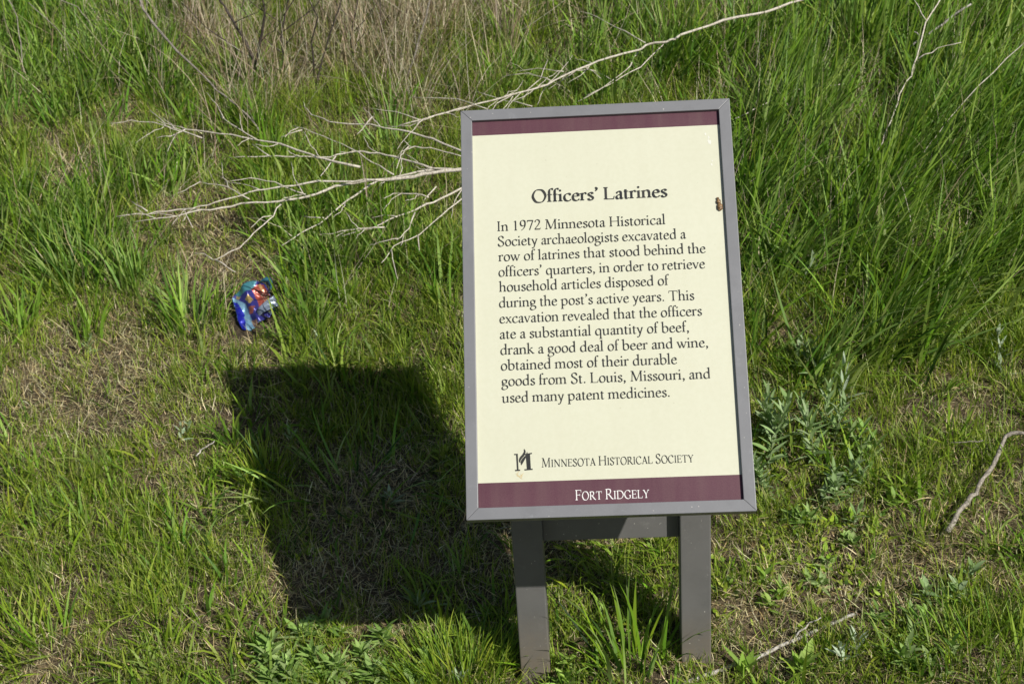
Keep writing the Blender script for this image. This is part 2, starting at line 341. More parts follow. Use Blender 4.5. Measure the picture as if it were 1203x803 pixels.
_def('S',500,('p',[(400,505),(375,600),(275,656),(150,625),(100,520),(150,420),(280,330),(400,230),(410,110),(340,15),(220,-8),(120,30),(70,150)]),('l',405,640,398,495,26),('l',75,5,70,165,26))
_def('T',640,('s',320,0,650,1,0),('l',55,632,585,632,32),('l',60,642,40,500,28),('l',580,642,600,500,28))
_def('Y',620,('l',95,640,315,300,74),('l',540,640,325,300,32),('s',320,0,310,1,0),('h',95,644,85,1),('h',540,644,80,1))
_def('1',470,('s',235,0,640,1,0),('l',130,575,235,640,34))
_def('9',470,('o',[(235,650),(345,600),(380,460),(335,320),(225,280),(120,330),(82,460),(125,600)]),('p',[(382,460),(365,280),(270,110),(120,-10)]))
_def('7',470,('l',60,615,425,615,60),('l',420,625,190,-5,58),('l',62,640,50,490,28))
_def('2',470,('p',[(85,500),(130,610),(230,655),(350,590),(365,480),(290,320),(170,170),(65,40)]),('l',60,28,400,28,58),('l',400,10,425,120,28))
_def(',',225,('d',105,42,46),('p',[(125,50),(135,-10),(105,-75),(60,-115)]))
_def('.',225,('d',110,42,46))
_def('\u2019',215,('d',105,630,46),('p',[(125,640),(135,575),(105,510),(60,470)]))
_def(' ',215)
THICK, THIN, NIB = 76.0, 30.0, math.radians(24)
def _spline(pts, closed, n=7):
    out = []; N = len(pts)
    g = (lambda i: pts[i % N]) if closed else (lambda i: pts[min(max(i,0),N-1)])
    for i in range(N if closed else N-1):
        p0,p1,p2,p3 = g(i-1),g(i),g(i+1),g(i+2)
        for k in range(n):
            t = k/n
            out.append(tuple(.5*((2*p1[j])+(-p0[j]+p2[j])*t+(2*p0[j]-5*p1[j]+4*p2[j]-p3[j])*t*t+(-p0[j]+3*p1[j]-3*p2[j]+p3[j])*t**3) for j in (0,1)))
    if not closed: out.append(tuple(pts[-1]))
    return out
def glyph_shapes(ch, wt=1.0):
    """polygons (lists of quads / n-gons in font units) of one letter"""
    polys = []
    def serif(x, y, hw, top, w=60):
        s = -1 if top else 1; e = y-s*6
        polys.append([(x-hw,e),(x+hw,e),(x+hw,e+s*24*wt),(x+w*.5,e+s*60),(x-w*.5,e+s*60),(x-hw,e+s*24*wt)])
    for op in GL[ch][1]:
        k = op[0]
        if k == 's':
            _,x,y0,y1,foot,head = op; w = THICK*.95*wt/2
            polys.append([(x-w,y0),(x+w,y0),(x+w,y1),(x-w,y1)])
            if foot: serif(x, y0+6, w+48, False, 2*w)
            if head == 's': serif(x, y1-6, w+48, True, 2*w)
            if head == 'f': polys.append([(x-w-62,y1-48),(x-w,y1-62),(x+w,y1-30),(x+w,y1+16),(x-w*.2,y1+4),(x-w-66,y1-26)])
        elif k in 'po':
            pts = _spline(op[1], k == 'o'); N = len(pts); L = []; R = []
            for i in range(N):
                a = pts[(i-1)%N] if (k=='o' or i>0) else pts[i]; b = pts[(i+1)%N] if (k=='o' or i<N-1) else pts[i]
                dx,dy = b[0]-a[0],b[1]-a[1]; l = math.hypot(dx,dy) or 1; th = math.atan2(dy,dx)
                w = .5*wt*math.hypot(THICK*1.05*math.sin(th-NIB), THIN*math.cos(th-NIB))
                nx,ny = -dy/l*w, dx/l*w
                L.append((pts[i][0]+nx,pts[i][1]+ny)); R.append((pts[i][0]-nx,pts[i][1]-ny))
            for i in range(N if k=='o' else N-1):
                j = (i+1)%N; polys.append([R[i],R[j],L[j],L[i]])
        elif k == 'l':
            _,x0,y0,x1,y1,w = op; dx,dy = x1-x0,y1-y0; l = math.hypot(dx,dy); w *= .5*wt
            nx,ny = -dy/l*w,dx/l*w
            polys.append([(x0-nx,y0-ny),(x1-nx,y1-ny),(x1+nx,y1+ny),(x0+nx,y0+ny)])
        elif k == 'h':
            _,x,y,hw,top = op; serif(x, y, hw, top)
        elif k == 'd':
            _,x,y,r = op; r *= .5+.5*wt
            polys.append([(x+r*math.cos(i*math.pi/6),y+r*math.sin(i*math.pi/6)) for i in range(12)])
    return polys
def text_shapes(text, small=None, wt=1.0):
    """polygons of a line, starting at 0; small = scale of lower-case letters shown as small capitals"""
    out = []; x = 0.0
    for ch in text:
        s = 1.0; w = wt
        if small and ch.islower(): ch = ch.upper(); s = small; w = wt/small*.92
        for p in glyph_shapes(ch, w): out.append([(x+a*s,b*s) for a,b in p])
        x += GL[ch][0]*s
    return out, x
# ================================================================ the sign
TILT = 0.848505; HB = 1.107737*S; PH = 1.539306*S; FW = .0172; SIGN_H = plane_z(0, LEG_Y)
PUP = np.array([0, math.cos(TILT), math.sin(TILT)]); PN = np.array([0, -math.sin(TILT), math.cos(TILT)])
P0 = np.array([0, 0, HB])
def pan(u, v, w=0.0): return P0+np.array([u,0,0])+PUP*v+PN*w
def pan_quad(pts, w): return [pan(a, b, w) for a, b in pts]

def paint_mat(name, c, rough):
    m, nt, b = mat(name)
    f = noise(nt, 14, 4); g = noise(nt, 420, 2, .5)
    nt.links.new(ramp(nt, f, [(.3,tuple(.93*k for k in c)),(.7,tuple(1.06*k for k in c))]), b.inputs['Base Color'])
    # chipped specks, faint scuffs and a film of dirt low down
    base = b.inputs['Base Color'].links[0].from_socket
    def over(prev, fac, colr):
        mx = N(nt, 'ShaderNodeMixRGB'); mx.inputs[2].default_value = (*colr, 1); nt.links.new(fac, mx.inputs[0]); nt.links.new(prev, mx.inputs[1]); return mx.outputs[0]
    chips = ramp(nt, noise(nt, 190, 2, .5), [(.735,(0,0,0)),(.76,(.75,.75,.75))])
    scuff = ramp(nt, noise(nt, 38, 5, .75), [(.60,(0,0,0)),(.72,(.22,.22,.22))])
    grime = ramp(nt, noise(nt, 22, 6, .7), [(.50,(0,0,0)),(.75,(.30,.30,.30))])
    tc = N(nt, 'ShaderNodeNewGeometry'); sp = N(nt, 'ShaderNodeSeparateXYZ'); nt.links.new(tc.outputs['Position'], sp.inputs[0])
    mr = N(nt, 'ShaderNodeMapRange'); mr.inputs[1].default_value = .13; mr.inputs[2].default_value = .0; nt.links.new(sp.outputs['Z'], mr.inputs[0])
    mm = N(nt, 'ShaderNodeMath', operation='MULTIPLY'); nt.links.new(mr.outputs[0], mm.inputs[0]); nt.links.new(noise(nt, 60, 5, .8), mm.inputs[1])
    base = over(over(over(over(base, grime, tuple(.55*k for k in c)), scuff, tuple(1.9*k for k in c)), chips, (.55,.53,.48)), mm.outputs[0], (.20,.15,.09))
    nt.links.new(base, b.inputs['Base Color'])
    b.inputs['Roughness'].default_value = rough; b.inputs['Specular IOR Level'].default_value = .4
    bump(nt, b, g, .12, .0006); return m
GREY_M = paint_mat('grey_painted_metal', (.183,.187,.198), .42)
POST_M = paint_mat('grey_painted_post', (.140,.138,.134), .5)
def print_mat(name, c, c2, rough=.5, scale=160):
    m, nt, b = mat(name); f = noise(nt, scale, 3)
    h = noise(nt, 5, 3)
    mx = N(nt, 'ShaderNodeMixRGB'); mx.inputs[0].default_value = .5
    nt.links.new(ramp(nt, f, [(.35,c),(.65,c2)]), mx.inputs[1]); nt.links.new(ramp(nt, h, [(.3,c),(.7,c2)]), mx.inputs[2])
    # dust film, runs and fine specks of weathering
    mp = N(nt, 'ShaderNodeMapping'); tc = N(nt, 'ShaderNodeTexCoord'); mp.inputs['Scale'].default_value = (34, 3.0, 3.0); nt.links.new(tc.outputs['Object'], mp.inputs[0])
    st = N(nt, 'ShaderNodeTexNoise'); st.inputs['Scale'].default_value = 1.6; st.inputs['Detail'].default_value = 5; nt.links.new(mp.outputs[0], st.inputs['Vector'])
    runs = ramp(nt, st.outputs['Fac'], [(.42,(0,0,0)),(.72,(.05,.05,.05))])
    m2 = N(nt, 'ShaderNodeMixRGB'); m2.inputs[2].default_value = (.42,.38,.28,1); nt.links.new(runs, m2.inputs[0]); nt.links.new(mx.outputs[0], m2.inputs[1])
    dots = ramp(nt, noise(nt, 330, 1, .4), [(.77,(0,0,0)),(.81,(.25,.25,.25))])
    m3 = N(nt, 'ShaderNodeMixRGB'); m3.inputs[2].default_value = (.25,.21,.14,1); nt.links.new(dots, m3.inputs[0]); nt.links.new(m2.outputs[0], m3.inputs[1])
    nt.links.new(m3.outputs[0], b.inputs['Base Color']); b.inputs['Roughness'].default_value = rough
    b.inputs['Specular IOR Level'].default_value = .25
    bump(nt, b, noise(nt, 900, 2), .15, .0003); return m
CREAM_M = print_mat('cream_print', (.565,.57,.435), (.60,.605,.475))
MAROON_M = print_mat('maroon_print', (.076,.027,.042), (.118,.052,.068), .45, 700)
INK_M = print_mat('black_ink', (.012,.014,.016), (.022,.024,.026), .5)
WHITE_M = print_mat('white_ink', (.72,.72,.70), (.78,.78,.76), .5)
RUB_M = print_mat('rubbed_print', (.64,.64,.56), (.72,.72,.66), .6, 800)
TAN_M = print_mat('tan_stain', (.50,.40,.20), (.60,.52,.32), .8, 900)

leg_z = float(plane_z(0, LEG_Y))
sign = empty('information_sign', (0, LEG_Y, leg_z))
tag(sign, 'tilted cream and maroon information board in a grey metal frame on two posts', 'information sign')

def box(v, f, mi, a, b, m_=0):
    n = len(v); v += [(x,y,z) for z in (a[2],b[2]) for y in (a[1],b[1]) for x in (a[0],b[0])]
    for q in ((0,2,3,1),(4,5,7,6),(0,1,5,4),(2,6,7,3),(0,4,6,2),(1,3,7,5)): f.append([n+i for i in q]); mi.append(m_)
def bevel(o, w, seg=2):
    bm = bmesh.new(); bm.from_mesh(o.data); bmesh.ops.recalc_face_normals(bm, faces=bm.faces)
    bmesh.ops.bevel(bm, geom=bm.edges, offset=w, segments=seg, affect='EDGES', profile=.6, clamp_overlap=True)
    bm.to_mesh(o.data); bm.free(); o.data.update()

# panel face 6 mm below the front of the frame, printed in bands that butt edge to edge
D0 = -.006; iw = S/2-FW+.002
bands = [(FW-.002, .0537, 1), (.0537, .5910, 0), (.5910, PH-FW+.002, 1)]
v = []; f = []; mi = []
for a, b_, k in bands:
    n = len(v); v += pan_quad([(-iw,a),(iw,a),(iw,b_),(-iw,b_)], D0); f.append([n,n+1,n+2,n+3]); mi.append(k)
n = len(v); v += pan_quad([(-iw,FW-.002),(iw,FW-.002),(iw,PH-FW+.002),(-iw,PH-FW+.002)], D0-.004)
f += [[n+3,n+2,n+1,n],[n,n+1,1,0],[n+1,n+2,10,9,6,5,2,1][0:0] or [n+2,n+3,11,10]]; mi += [2,2,2]
f += [[n+1,n+2,10,9],[n,0,3,n+3]]; mi += [2,2]
panel = mesh('panel', v, f, [CREAM_M, MAROON_M, POST_M], sign, mi=mi)
tag(panel, 'cream panel with maroon bands along its top and bottom')

# frame: four mitred bars
fr_depth = .022
def bar(o0, o1, i1, i0):
    v = pan_quad([o0,o1,i1,i0], 0)+pan_quad([o0,o1,i1,i0], -fr_depth)
    return v, [[0,1,2,3],[7,6,5,4],[0,4,5,1],[1,5,6,2],[2,6,7,3],[3,7,4,0]]
h = S/2; g = .00012; c = [(-h,0),(h,0),(h,PH),(-h,PH)]; ci = [(-h+FW,FW),(h-FW,FW),(h-FW,PH-FW),(-h+FW,PH-FW)]
v = []; f = []
bm = bmesh.new()
for k in range(4):
    j = (k+1)%4; e = np.array(c[j])-np.array(c[k]); e = e/np.linalg.norm(e)*g
    vv, ff = bar(tuple(np.array(c[k])+e), tuple(np.array(c[j])-e), tuple(np.array(ci[j])-e), tuple(np.array(ci[k])+e))
    bv = [bm.verts.new(q) for q in vv]
    for q in ff: bm.faces.new([bv[i] for i in q])
bmesh.ops.recalc_face_normals(bm, faces=bm.faces)
bmesh.ops.bevel(bm, geom=bm.edges, offset=.0009, segments=2, affect='EDGES', profile=.6)
me = bpy.data.meshes.new('frame'); bm.to_mesh(me); bm.free(); link('frame', me, GREY_M, sign)

# legs and cross rail
LW = .0495; lx = (-.32637*S, .33014*S)
for k, x_ in enumerate(lx):
    v = []; f = []; mi = []; zb = float(gz(x_, LEG_Y))
    ty = lambda y: HB+y*math.tan(TILT)-.030/math.cos(TILT)
    y0, y1 = LEG_Y, LEG_Y+LW
    box(v, f, mi, (x_-LW/2, y0, zb-.12), (x_+LW/2, y1, 1.0))
    for i, q in enumerate(v):
        if q[2] > .9: v[i] = (q[0], q[1], ty(q[1]))
    o = mesh('leg', v, f, POST_M, sign); bevel(o, .003, 3)
v = []; f = []; mi = []
box(v, f, mi, (lx[0]+LW/2, LEG_Y+.0217, .2505), (lx[1]-LW/2, LEG_Y+.0435, .2915)); o = mesh('cross_rail', v, f, POST_M, sign); bevel(o, .0015)
for x_ in lx:                                                # back bars that carry the panel
    v = pan_quad([(x_-.02,.03),(x_+.02,.03),(x_+.02,PH-.03),(x_-.02,PH-.03)], -fr_depth-.0005)+pan_quad([(x_-.02,.03),(x_+.02,.03),(x_+.02,PH-.03),(x_-.02,PH-.03)], -fr_depth-.006)
    mesh('back_bar', v, [[0,1,2,3],[7,6,5,4],[0,4,5,1],[1,5,6,2],[2,6,7,3],[3,7,4,0]], POST_M, sign)

def lettering(name, lines, matl, lift):
    v = []; f = []
    for text, u0, u1, vb, sc, kw in lines:
        ps, w = text_shapes(text, **kw)
        xs = [q[0] for p in ps for q in p]; lo, hi = min(xs), max(xs); sx = (u1-u0)/(hi-lo)
        for k, p in enumerate(ps):
            n = len(v); v += [pan(u0+(a-lo)*sx, vb+b_*sc, D0+lift+k%97*2e-6) for a, b_ in p]; f.append(range(n, n+len(p)))
    return mesh(name, v, f, matl, panel)
BS = .0156/650; W = 1.24
body = [("In 1972 Minnesota Historical",-.1526,.0984,.4349),("Society archaeologists excavated a",-.1526,.1283,.4110),("row of latrines that stood behind the",-.1523,.1558,.3873),
 ("officers\u2019 quarters, in order to retrieve",-.1524,.1536,.3634),("household articles disposed of",-.1522,.0996,.3397),("during the post\u2019s active years. This",-.1525,.1353,.3152),
 ("excavation revealed that the officers",-.1524,.1452,.2910),("ate a substantial quantity of beef,",-.1523,.1247,.2671),("drank a good deal of beer and wine,",-.1520,.1511,.2429),
 ("obtained most of their durable",-.1518,.1049,.2193),("goods from St. Louis, Missouri, and",-.1516,.1514,.1957),("used many patent medicines.",-.1515,.0917,.1708)]
lettering('title_lettering', [("Officers\u2019 Latrines",-.0999,.1041,.4782,.0197/650,dict(wt=1.6))], INK_M, .0003)
lettering('body_lettering', [(t,a,b_,c_,BS,dict(wt=W)) for t,a,b_,c_ in body], INK_M, .0003)
lettering('society_lettering', [("Minnesota Historical Society",-.0959,.1210,.0738,.0135/650,dict(small=.80,wt=1.2))], INK_M, .0003)
lettering('place_lettering', [("Fort Ridgely",-.0491,.0556,.0247,.0146/650,dict(small=.80,wt=1.08))], WHITE_M, .0003)

# emblem: upright, flame and thick stem that together read as an M
def emblem():
    k = (.1350-.1098)/215.0; u0, v0 = -.1350, .0697
    def q(x, y): return (u0+(x-168)*k, v0+(597-y)*k*1.02)
    polys = [[(190,398),(212,398),(217,582),(196,582)],[(166,388),(212,386),(212,402),(166,402)],[(173,582),(236,580),(236,597),(173,598)],
             [(308,400),(362,388),(368,578),(318,578)],[(300,392),(386,380),(386,396),(300,408)],[(288,578),(390,574),(390,590),(288,594)],
             [(262,520),(254,505),(312,400),(328,408)]]
    def ribbon(c, w):
        P = _spline(c, False, 5); out = []
        for i in range(len(P)-1):
            def off(j):
                a = P[max(j-1,0)]; b_ = P[min(j+1,len(P)-1)]; dx,dy = b_[0]-a[0],b_[1]-a[1]; l = math.hypot(dx,dy)
                t = j/(len(P)-1); ww = w*(math.sin(math.pi*(.08+.86*t))**.8); return (P[j][0]-dy/l*ww,P[j][1]+dx/l*ww),(P[j][0]+dy/l*ww,P[j][1]-dx/l*ww)
            a, b_ = off(i); c2, d = off(i+1); out.append([a,b_,d,c2])
        return out
    polys += ribbon([(290,334),(298,365),(280,405),(248,440),(234,470),(236,496)], 15)
    polys += ribbon([(328,372),(318,410),(290,440),(264,470),(252,500),(254,528)], 11)
    v = []; f = []
    for i, p in enumerate(polys):
        n = len(v); v += [pan(*q(a, b_), D0+.0003+i*2e-6) for a, b_ in p]; f.append(range(n, n+len(p)))
    mesh('emblem', v, f, INK_M, panel)
    # faint tan scrawl under the emblem, and pale rubbed spots near the top right
    s = [(185,620),(200,655),(240,660),(262,640),(280,625)], [(225,600),(205,625),(215,660),(250,690),(260,700)], [(235,640),(258,655),(240,690)]
    v = []; f = []
    for c in s:
        for p in ribbon(c, 5): n = len(v); v += [pan(*q(a, b_), D0+.0002+n*1e-7) for a, b_ in p]; f.append(range(n, n+4))
    mesh('stain', v, f, TAN_M, panel)
emblem()
_sc = [([],[]),([],[])]
for (u, vv, r, sh) in [(.166,.577,.0022,3),(.1705,.571,.0026,4),(.1715,.563,.0038,5),(.1695,.566,.002,6),(.1725,.527,.0026,8),(.1735,.533,.0016,9)]:
    rr = random.Random(sh); v, f = _sc[vv < .55]; n = len(v); K = 11
    v += [pan(u+r*.62*math.cos(i*6.283/K)*rr.uniform(.5,1.2), vv+r*math.sin(i*6.283/K)*rr.uniform(.5,1.2), D0+.0002+sh*3e-6) for i in range(K)]; f.append(range(n, n+K))
for v, f in _sc: mesh('scuff_mark', v, f, RUB_M, panel)

# brown insect pupa stuck to the panel's right edge
m, nt, b = mat('brown_chitin'); nt.links.new(ramp(nt, noise(nt, 500, 4, .7), [(.38,(.02,.010,.004)),(.5,(.16,.085,.03)),(.64,(.40,.26,.12))]), b.inputs['Base Color']); b.inputs['Roughness'].default_value = .5; BUG_M = m
bug = empty('insect', pan(.1800,.4625,D0)); tag(bug, 'small brown insect clinging to the cream panel beside its right frame bar', 'insect')
def ball(name, c, r, parent, matl, seg=14):
    v = []; f = []; n1 = 9
    for i in range(n1+1):
        for j in range(seg):
            a = math.pi*i/n1; e = 6.283*j/seg; k = 1+.10*math.sin(7*a)+.05*math.sin(3*e)
            v.append(c+np.array([1,0,0])*r[0]*math.sin(a)*math.cos(e)*k+PUP*r[1]*math.cos(a)+PN*r[2]*math.sin(a)*math.sin(e)*k)
    for i in range(n1):
        for j in range(seg): f.append([i*seg+j,i*seg+(j+1)%seg,(i+1)*seg+(j+1)%seg,(i+1)*seg+j])
    return mesh(name, v, f, matl, parent, smooth=True)
ball('abdomen', pan(.1806,.4580,D0+.002), (.0042,.0062,.0028), bug, BUG_M)
ball('thorax', pan(.1792,.4665,D0+.002), (.0034,.0040,.0026), bug, BUG_M)
ball('head', pan(.1782,.4716,D0+.0018), (.0022,.0020,.0018), bug, BUG_M)
# ================================================================ dead branches, sticks and stems
def tube_data(pts, r0, r1, sides=6, wob=.15, seed=0):
    rr = random.Random(seed); P = [np.array(p, float) for p in pts]; Q = []
    for i in range(len(P)-1):
        for k in range(3): Q.append(P[i]+(P[i+1]-P[i])*k/3)
    Q.append(P[-1]); n = len(Q)
    for i in range(1, n-1): Q[i] = Q[i]+np.array([rr.gauss(0,1),rr.gauss(0,1),rr.gauss(0,1)])*.0012
    v = []; f = []
    for i in range(n):
        t = Q[min(i+1,n-1)]-Q[max(i-1,0)]; t = t/np.linalg.norm(t); a = np.cross(t, [.3,.2,1]); a /= np.linalg.norm(a); b_ = np.cross(t, a)
        r = (r0+(r1-r0)*i/(n-1))*(1+rr.uniform(-wob,wob))
        for j in range(sides): e = 6.283*j/sides; v.append(Q[i]+(a*math.cos(e)+b_*math.sin(e))*r)
        if i:
            for j in range(sides): f.append([(i-1)*sides+j,(i-1)*sides+(j+1)%sides,i*sides+(j+1)%sides,i*sides+j])
    f.append(list(range(sides))[::-1]); f.append([len(v)-sides+j for j in range(sides)]); return v, f
def branch(name, label, cat, origin, limbs, matl, group=None):
    """limbs: (part name, points in metres, start radius, end radius)"""
    root = empty(name, origin); tag(root, label, cat, group)
    for k, (pn, pts, r0, r1) in enumerate(limbs):
        v, f = tube_data(pts, r0, r1, 6, .16, k+len(label)); mesh(pn, v, f, matl, root, smooth=True)
    return root
def lying(pix, h0, h1):
    n = len(pix); return [ground_pt(x, y, h0+(h1-h0)*i/max(1,n-1)) for i, (x, y) in enumerate(pix)]
def crop(ox, oy, s, pts): return [(ox+x/s, oy+y/s) for x, y in pts]
A = lambda *p: crop(130,130,2.798,p)
B = lambda *p: crop(400,0,2.975,p)
D = lambda *p: crop(800,0,2.975,p)
E_ = lambda *p: crop(0,0,2.975,p)
MM = .001
root_pt = ground_pt(575, 196, .12)
main = [A((1260,178),(1150,195),(1080,200),(1000,215),(920,225),(830,232),(740,250),(650,280),(560,300),(430,305),(330,325),(220,325),(120,337),(20,348))]
tw = [A((900,228),(800,230),(680,232),(560,250),(480,262),(400,285),(320,310),(240,325)), A((1120,194),(1040,196),(960,212),(880,232),(800,280),(740,325),(690,370),(620,405),(560,445)),
 A((560,308),(520,360),(470,405),(420,450),(345,490),(330,487)), A((345,490),(410,530)), A((1240,215),(1150,258),(1060,300),(1000,325),(940,350),(860,385),(760,412)),
 A((1210,250),(1150,290),(1090,345),(1010,410),(930,445),(890,500)), A((1230,170),(1150,150),(1080,130),(1000,118),(955,135),(940,190)),
 A((1150,195),(1060,190),(960,155),(880,140),(800,132),(720,150),(600,150),(520,150),(390,155)), A((930,210),(860,170),(790,125),(700,85),(600,50)), A((630,63),(560,88)),
 A((1240,165),(1150,133),(1060,95),(980,70),(900,55),(830,45),(720,38),(655,12)), A((820,185),(700,160),(640,140),(560,110),(480,95),(360,75),(250,62),(180,40),(130,0)),
 A((245,62),(200,82),(150,90)), A((640,275),(540,235),(460,222),(375,235)), A((455,290),(380,250),(290,232)), A((1000,335),(980,385),(940,425)), A((1045,285),(980,270),(930,272),(895,290)),
 A((1070,250),(1030,295)), A((900,383),(800,390),(690,405)), A((120,330),(70,298)), A((300,325),(200,350),(80,365)), A((700,352),(635,347)), A((300,90),(220,60),(140,38),(70,32),(0,42)),
 A((860,20),(810,78)), A((520,148),(465,110)), A((740,150),(690,215)), A((1010,410),(1015,460)), A((980,118),(950,150)), A((480,95),(420,60),(350,10)), A((240,322),(270,385))]
limbs = [('limb', lying(main[0], .145, .085), 5.0*MM, 1.3*MM)]
for i, p in enumerate(tw):
    big = len(p) > 6; r = random.Random(i); h = r.uniform(.11,.145)
    limbs.append(('twig', lying(p, h, h-.035 if big else h-.01), (3.0 if big else 1.7)*MM, (1.1 if big else .8)*MM))
# fine side shoots on every twig
_rr = random.Random(11); extra = []
for p in tw:
    if len(p) < 3: continue
    for _ in range(3 if len(p) > 6 else 2):
        k = _rr.randrange(1, len(p)); t = _rr.random(); ax, ay = p[k-1]; bx, by = p[k]; sx, sy = ax+(bx-ax)*t, ay+(by-ay)*t
        an = math.atan2(by-ay, bx-ax)+_rr.choice((-1,1))*_rr.uniform(.35,.8); l = _rr.uniform(14,42); b1 = _rr.uniform(-.3,.3)
        extra.append([(sx,sy),(sx+l*.5*math.cos(an),sy+l*.5*math.sin(an)),(sx+l*math.cos(an+b1),sy+l*math.sin(an+b1))])
for i, p in enumerate(extra[:66]):
    h = _rr.uniform(.10,.14); limbs.append(('twig', lying(p, h, h+_rr.uniform(-.02,.02)), 1.15*MM, .6*MM))
branch('dead_branch', 'bleached many-twigged dead branch reaching left from behind the sign', 'branch', root_pt, limbs, TWIG_M)

p = B((205,440),(330,405),(450,370),(570,340),(720,295),(800,255),(900,215),(1040,175),(1080,155),(1140,145),(1190,125))+D((150,70),(300,40),(420,0),(520,-40))
limbs = [('limb', lying(p, .10, .20), 1.8*MM, 3.4*MM)]
for i, q in enumerate([B((1065,150),(960,95),(890,55),(825,38)), B((740,285),(660,255),(565,268)), B((780,250),(690,240),(610,250)), B((670,372),(580,350),(475,320)), B((510,380),(410,345),(245,340)),
   B((1040,185),(1000,245),(930,300),(830,355)), B((1130,155),(1050,230),(950,290),(860,335))]):
    limbs.append(('twig', lying(q, .13, .10), 1.4*MM, .8*MM))
_rr = random.Random(23)
for _ in range(26):
    k = _rr.randrange(1, 7); t = _rr.random(); sx = p[k-1][0]+(p[k][0]-p[k-1][0])*t; sy = p[k-1][1]+(p[k][1]-p[k-1][1])*t
    an = _rr.choice((2.75,3.4,-.5,.25,2.4))+_rr.uniform(-.3,.3); l = _rr.uniform(18,60); b1 = _rr.uniform(-.35,.35)
    limbs.append(('twig', lying([(sx,sy),(sx+l*.5*math.cos(an),sy+l*.5*math.sin(an)),(sx+l*math.cos(an+b1),sy+l*math.sin(an+b1))], .12, _rr.uniform(.06,.14)), 1.1*MM, .6*MM))
branch('fallen_branch', 'long thin grey dead branch slanting up behind the top of the sign', 'branch', ground_pt(470,148,.1), limbs, TWIG_M)

q = E_((475,-30),(500,30),(545,95),(620,180),(690,245),(760,315),(830,370),(880,420),(915,470))
branch('thin_branch', 'slender grey bare branch running diagonally down the upper left grass', 'branch', ground_pt(308,158,.07),
  [('limb', lying(q, .16, .06), 3.6*MM, 1.7*MM), ('twig', lying(E_((510,45),(515,10),(508,-10)), .15, .16), 1.2*MM, .8*MM), ('twig', lying(E_((890,430),(870,385),(850,350)), .07, .08), 1*MM, .6*MM)], STICK_M)
branch('twiggy_weed', 'small brittle brown stem leaning in the far top left corner', 'woody weed', ground_pt(60,70,.02),
  [('limb', lying(E_((30,0),(60,60),(70,150),(85,260)), .2, .03), 1.6*MM, 1.6*MM), ('twig', lying(E_((210,0),(270,25),(325,95)), .2, .12), 1.6*MM, .7*MM), ('twig', lying(E_((100,10),(200,100),(270,205)), .18, .06), 1.3*MM, .7*MM)], STICK_M)
q = D((915,-20),(855,80),(825,200),(800,265),(765,330),(735,420),(700,500),(640,610),(580,700),(540,800))
branch('dead_stalk', 'pale forked dead weed stalk leaning right among tall grass beside the sign', 'stalk', ground_pt(982,270,.02),
  [('limb', lying(q[::-1], .03, .28), 1.1*MM, 1.5*MM), ('twig', lying(D((830,205),(900,170),(980,148)), .24, .27), 1.4*MM, .8*MM), ('twig', lying(D((860,75),(815,0)), .28, .32), 1.2*MM, .8*MM)], TWIG_M)
q = D((785,660),(820,580),(880,490),(950,400),(1040,300),(1190,160),(1260,90))
branch('grass_stalk', 'single thin dry grass stalk arching to the right edge of the picture', 'stalk', ground_pt(1064,222,.02), [('limb', lying(q, .03, .30), 1.3*MM, .8*MM)], TWIG_M)
q = D((1015,15),(940,65),(860,125),(795,170))
branch('broken_stick', 'short thick whitish broken stick in the tall grass at top right', 'stick', ground_pt(1068,57,.15), [('limb', lying(q, .20, .10), 2.6*MM, 2.8*MM), ('twig', lying(D((850,130),(810,110)), .14,.15), 1.6*MM, 1*MM)], BIRCH_M)
q = D((190,415),(300,360),(400,315),(470,308),(570,293))
branch('dry_twig', 'curved tan twig lying in grass beside the top right frame corner', 'twig', ground_pt(865,138,.06), [('limb', lying(q, .09, .12), 1.5*MM, .9*MM)], TWIG_M)
q = D((200,490),(330,495),(400,505),(470,485))
branch('brown_twig', 'straight brown twig lying level in grass just right of the sign', 'twig', ground_pt(870,165,.06), [('limb', lying(q, .08, .10), 1.6*MM, 1*MM)], STICK_M)
q = [(1235,503),(1203,508),(1187,509),(1181,514),(1168,542),(1156,560),(1146,578),(1135,590),(1121,608),(1113,624)]
branch('crooked_stick', 'crooked grey stick with a bend lying on the grass at the right edge', 'stick', ground_pt(1113,623,.02), [('limb', lying(q, .07, .03), 3.4*MM, 4.6*MM), ('twig', lying(crop(800,270,2.975,((1055,735),(1000,742),(940,742))), .05, .04), 1.4*MM, .8*MM)], STICK_M)
q = crop(800,533,2.975,((-20,815),(20,800),(150,750),(290,700),(350,670),(450,625),(560,580),(615,555)))
branch('birch_stick', 'pale barked straight stick half sunk in grass at the foot of the right post', 'stick', ground_pt(900,765,.01), [('limb', lying(q, .004, .009), 4.2*MM, 2.8*MM), ('twig', lying(crop(800,533,2.975,((400,640),(450,590),(490,570))), .02,.03), 1.6*MM, 1*MM)], BIRCH_M)
q = crop(0,270,2.975,((685,790),(700,770),(725,755),(750,735)))
branch('small_stick', 'tiny white bent stick on thatch left of the sign shadow', 'stick', ground_pt(236,527,.01), [('limb', lying(q, .02, .03), 1.9*MM, 1.2*MM)], BIRCH_M)

